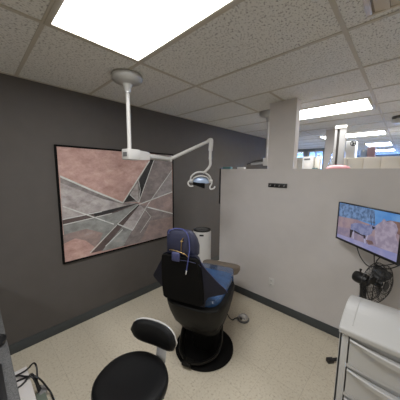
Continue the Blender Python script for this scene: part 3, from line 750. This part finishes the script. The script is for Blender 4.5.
for k in range(ND):
    z0_, z1_ = .082+pit*k, .068+pit*(k+1)-.006
    d_ = MB(); n = 13; rows = []
    for i in range(n):
        q = -1+2*i/(n-1); x = q*(hw-.052); bow = .022*(1-q*q); drop = .016*(1-q*q)
        zt = z1_-.010-drop; lip = .010+.020*(1-q*q)
        rows.append([(x, -hd_+.006-bow*.2, z0_), (x, -hd_+.004-bow*.3, zt-lip-.012), (x, -hd_-.006-bow, zt-lip), (x, -hd_-.010-bow, zt), (x, -hd_-.004-bow, zt+.006), (x, -hd_+.012, zt-.004), (x, -hd_+.016, z0_)])
    dr = d_.rings(rows).build('drawer', M['cart'], t)
    pk = MB().box(-hw+.05, hw-.05, -hd_+.018, -hd_+.024, z0_, z1_+.006).build('drawer_recess', M['cart'], dr)
    box(-hw-.0012, -hw+.002, -hd_+.030, -hd_+.036, z0_+.025, z1_-.012).build('side_slit', M['seam'], t)
for sx_ in (-1, 1):
    for sy_ in (-1, 1):
        c_ = MB(); c_.lathe([(.014, -.010), (.024, -.008), (.024, .008), (.014, .010)], (sx_*(hw-.04), sy_*(hd_-.04), .024), axis=(1, 0, 0), seg=18)
        c_.box(sx_*(hw-.04)-.012, sx_*(hw-.04)+.012, sy_*(hd_-.04)-.012, sy_*(hd_-.04)+.012, .044, .064)
        c_.build('caster', M['black'], t)

# ------------------------------------------------------------------ desk on the left
t = thing('desk', 'desk with speckled grey top at the lower left against the taupe wall', 'desk', (.01, -2.87, 0))
box(0, 1.86, -.38, .38, .712, .74, bevel=.005).build('desktop', M['desk'], t)
box(.02, .05, -.34, -.10, 0, .712).build('side_panel', M['lightgrey'], t)
box(1.78, 1.81, -.34, -.10, 0, .712).build('side_panel', M['lightgrey'], t)
t = thing('round_dish', 'low round black dish at the edge of the grey desk', 'dish', (.938, -2.553, .74))
MB().lathe([(.045, 0), (.058, .004), (.064, .018), (.064, .026), (.060, .027), (.054, .016), (.0, .013)], seg=40).build('dish_body', M['black'], t)
t = thing('tablet', 'black tablet with dark teal screen lying on the grey desk', 'tablet', (1.27, -2.625, .74))
box(-.13, .17, -.09, .095, 0, .012, bevel=.004).build('case', M['black'], t)
sc_ = box(-.112, .152, -.076, .080, .0118, .0126).build('screen', M['black'], t)
for q, (x, y) in enumerate(((.09, .068), (.11, .060), (.125, .070), (.10, .045), (.132, .05))):
    MB().box(x, x+.012, y, y+.004, .0125, .0130).build('screen_mark', M['tab_glow'], sc_)

# floor box with cables below the desk
t = thing('power_supply_box', 'white box lying on the floor under the desk edge', 'box', (.72, -2.50, 0))
box(-.265, .25, -.16, .128, .0, .15, bevel=.004).build('casing', M['boxwhite'], t)
box(-.20, .20, .10, .129, .045, .10).build('side_vent', M['lightgrey'], t)
def fcable(pts, name, label):
    o = MB().tube(pts, .0062, seg=7, n=8).build(name, M['black'], loc=Vector(pts[len(pts)//2])); return tag(o, label, 'cable', 'cables on the white floor box')
fcable([(.505, -2.52, .158), (.516, -2.439, .158), (.518, -2.377, .165), (.53, -2.335, .20), (.585, -2.325, .20), (.625, -2.330, .16), (.64, -2.336, .10), (.655, -2.33, .05), (.67, -2.325, .03)], 'power_cable', 'black cord arching highest off the far corner of the white floor box')
fcable([(.585, -2.52, .158), (.579, -2.446, .158), (.598, -2.383, .160), (.635, -2.345, .165), (.665, -2.315, .13), (.69, -2.285, .06), (.74, -2.265, .012), (.95, -2.27, .008)], 'power_cable', 'black cord running along the floor beside the white box, outermost of the cords')
fcable([(.51, -2.52, .162), (.545, -2.44, .172), (.585, -2.40, .168), (.625, -2.362, .162), (.645, -2.345, .11), (.66, -2.338, .06), (.67, -2.33, .03)], 'power_cable', 'black cord crossing the white floor box to the plug adapter')
fcable([(.64, -2.53, .158), (.645, -2.437, .158), (.618, -2.39, .166), (.60, -2.362, .172), (.622, -2.342, .14), (.64, -2.325, .06), (.66, -2.312, .03), (.68, -2.31, .025)], 'power_cable', 'black cord doubling back over the edge of the white floor box')
t = thing('plug_adapter', 'grey plug adapter on the floor where the cords end', 'adapter', (.665, -2.318, 0))
box(-.01, .12, -.038, .02, 0, .034, bevel=.006).build('adapter_body', M['green'], t)
box(-.05, .03, -.02, .034, .0, .042, bevel=.006).build('plug', M['steel'], t)
box(-.075, -.045, -.002, .012, .012, .028).build('prong_cover', M['label_g'], t)

# ------------------------------------------------------------------ office beyond the partition
group = 'tall cream cabinets beyond the partition'
cab_lbl = ['cream storage cabinet beyond the partition, right behind the beige machine column', 'cream storage cabinet topped by a grey blue carton', 'cream storage cabinet topped by a mauve carton', 'cream storage cabinet with a bare top, right of the one carrying a mauve carton', 'sliver of a cream storage cabinet at the far right end of the row']
proto = None
for k in range(5):
    x0 = 1.351+.278*k
    if proto is None:
        proto = thing('storage_cabinet', cab_lbl[k], 'cabinet', (x0+.139, 3.2, 0), 0, group)
        box(-.139, .139, -.185, .2, 0, 2.07, bevel=.003).build('body', M['cream'], proto)
        for z0_, z1_ in ((.08, 1.04), (1.05, 2.065)):
            d_ = box(-.1345, .1345, -.203, -.184, z0_, z1_, bevel=.004).build('door', M['cream'], proto)
            MB().tube([(.11, -.203, z0_+.40), (.11, -.222, z0_+.41), (.11, -.222, z0_+.49), (.11, -.203, z0_+.50)], .005, seg=6, smooth=False).build('handle', M['steel'], d_)
    else:
        c_ = copy_tree(proto); c_.location.x = x0+.139; c_['label'] = cab_lbl[k]
def simple(name, b, m, label, cat, loc): return tag(b.build(name, M[m], loc=Vector(loc)), label, cat)
t = thing('carton', 'grey blue carton on the cream cabinets', 'carton', (1.885, 3.15, 2.07), 0, 'cartons on the cream cabinets')
box(-.05, .055, -.08, .08, 0, .155, bevel=.004).build('carton_body', M['bluegrey'], t); box(-.012, .012, -.081, .081, .12, .1565).build('tape', M['lightgrey'], t)
t = thing('carton', 'mauve carton on the cream cabinets', 'carton', (2.01, 3.13, 2.07), 0, 'cartons on the cream cabinets')
box(-.062, .062, -.08, .08, 0, .195, bevel=.004).build('carton_body', M['mauve'], t); box(-.012, .012, -.081, .081, .16, .1965).build('tape', M['mauve'], t)
t = thing('equipment_box', 'white upright box on the cream cabinets behind the beige machine column', 'box', (1.655, 3.2, 2.07))
box(-.085, .085, -.14, .12, 0, .35, bevel=.008).build('casing', M['plastic_w'], t); box(-.06, .06, -.142, -.139, .03, .12).build('front_panel', M['offwhite'], t)
t = thing('clip_fan', 'small round black fan clipped to the white upright box', 'fan', (1.705, 3.02, 2.365))
MB().tube([(.05*math.cos(q*2*PI/24), 0, .05*math.sin(q*2*PI/24)) for q in range(25)], .008, seg=8, smooth=False).build('guard', M['black'], t)
MB().lathe([(.016, -.012), (.018, .0), (.016, .02)], (0, 0, 0), axis=(0, 1, 0), seg=16).build('motor', M['black'], t)
for q in range(3):
    w = q*2*PI/3
    MB().rings([[(r0*math.cos(w+s_), d0, r0*math.sin(w+s_)) for s_, d0 in ((-.4, -.004), (.4, .004), (.4, .006), (-.4, -.002))] for r0 in (.014, .045)]).build('blade', M['label_g'], t)
MB().tube([(0, .015, -.01), (0, .03, -.03), (0, .042, -.045)], .008, seg=8).build('clip', M['black'], t)
# panoramic x-ray column
t = thing('xray_machine', 'beige upright imaging machine column with a dark slot beyond the partition', 'x-ray machine', (1.878, .95, 0), R(12))
box(-.14, .14, -.14, .22, 0, .05, bevel=.01).build('base_plate', M['colgrey'], t)
cl = MB(); cl.box(-.068, -.040, -.05, .07, .05, 2.33, bevel=.006); cl.box(-.014, .062, -.05, .07, .05, 2.35, bevel=.006); cl.build('column', M['colgrey'], t)
box(-.041, -.012, -.03, .065, .05, 2.33).build('slot', M['seam'], t)
box(-.070, .065, -.062, .075, 2.33, 2.375, bevel=.01).build('top_cap', M['offwhite'], t)
box(-.03, .08, -.13, -.05, 1.35, 1.70, bevel=.02).build('carriage', M['offwhite'], t)
# cabinet holding small appliances
t = thing('supply_cabinet', 'white supply cabinet hidden by the partition, carrying small appliances', 'cabinet', (1.54, 1.66, 0))
box(-.46, .42, -.2, .22, 0, 1.80, bevel=.004).build('body', M['offwhite'], t)
for x in (-.455, -.015): 
    d_ = box(x, x+.43, -.218, -.199, .06, 1.77, bevel=.004).build('door', M['offwhite'], t)
    MB().tube([(x+.39, -.217, .9), (x+.39, -.236, .91), (x+.39, -.236, 1.04), (x+.39, -.217, 1.05)], .005, seg=6, smooth=False).build('handle', M['steel'], d_)
t = thing('countertop_appliance', 'white boxy appliance with a dark display seen over the partition beside the pier', 'appliance', (1.30, 1.62, 1.80))
box(-.09, .09, -.1, .12, 0, .228, bevel=.012).build('housing', M['plastic_w'], t)
box(-.06, .04, -.103, -.099, .165, .195, bevel=.002).build('display', M['label_g'], t)
box(-.05, .05, -.103, -.099, .04, .12, bevel=.002).build('tray_door', M['offwhite'], t)
t = thing('dispenser_bottle', 'beige pump bottle standing right of the white boxy appliance', 'bottle', (1.445, 1.60, 1.80))
MB().lathe([(.045, 0), (.052, .01), (.052, .17), (.045, .20), (.022, .215), (.022, .235)], seg=28).build('bottle_body', M['cream'], t)
MB().lathe([(.024, .232), (.024, .252), (.010, .256)], seg=20).build('cap', M['lightgrey'], t)
t = thing('teal_dish', 'small teal dish in front of the beige pump bottle', 'dish', (1.43, 1.50, 1.80))
MB().lathe([(.03, 0), (.042, .01), (.046, .03), (.042, .03), (.034, .012), (.0, .01)], seg=24).build('bowl', M['teal'], t)
t = thing('pink_tray', 'pink curved tray on a stand seen just over the partition below the machine column', 'tray', (1.965, .52, 0), R(-8))
MB().rings([superring(0, 0, z, a, b_, 2.6) for z, a, b_ in ((1.77, .09, .06), (1.775, .118, .08), (1.80, .130, .09), (1.822, .112, .08), (1.838, .075, .055), (1.843, .03, .02))]).build('tray_body', M['pink'], t)
MB().lathe([(.13, 0), (.13, .015), (.03, .03), (.016, .05), (.016, 1.775)], seg=28).build('stand', M['greyenamel'], t)
t = thing('cone_cup_stack', 'upturned clear plastic cone standing left of the machine column', 'cone cup', (1.64, 1.66, 1.80))
MB().lathe([(.060, 0), (.062, .006), (.012, .29), (.004, .30), (.006, .28), (.055, .006)], seg=28).build('cone', M['clear'], t)

# ------------------------------------------------------------------ world, camera, view
w = bpy.data.worlds.new('World'); S.world = w; w.use_nodes = True
bg = w.node_tree.nodes['Background']; bg.inputs['Color'].default_value = (.22, .44, 1.0, 1); bg.inputs['Strength'].default_value = 13.0

F, yaw, pitch, roll = 217.42, R(43.373), R(7.366), R(.483)
f_ = Vector((-math.sin(yaw)*math.cos(pitch), math.cos(yaw)*math.cos(pitch), -math.sin(pitch)))
r_ = Vector((math.cos(yaw), math.sin(yaw), 0)); u_ = r_.cross(f_)
rr = r_*math.cos(roll)+u_*math.sin(roll); uu = -r_*math.sin(roll)+u_*math.cos(roll)
cam = bpy.data.cameras.new('Camera'); co = bpy.data.objects.new('Camera', cam); COL.objects.link(co)
cam.sensor_width = 36; cam.lens = F/400*36; cam.clip_start = .02
mw = Matrix(((rr.x, uu.x, -f_.x, 2.583), (rr.y, uu.y, -f_.y, -2.561), (rr.z, uu.z, -f_.z, 1.746), (0, 0, 0, 1)))
co.matrix_world = mw
S.camera = co
S.view_settings.view_transform = 'Standard'; S.view_settings.look = 'None'
S.view_settings.exposure = .60; S.view_settings.gamma = 1; S.view_settings.use_curve_mapping = False
S.cycles.use_denoising = True; S.cycles.max_bounces = 10; S.cycles.diffuse_bounces = 6
S.cycles.sample_clamp_indirect = 6
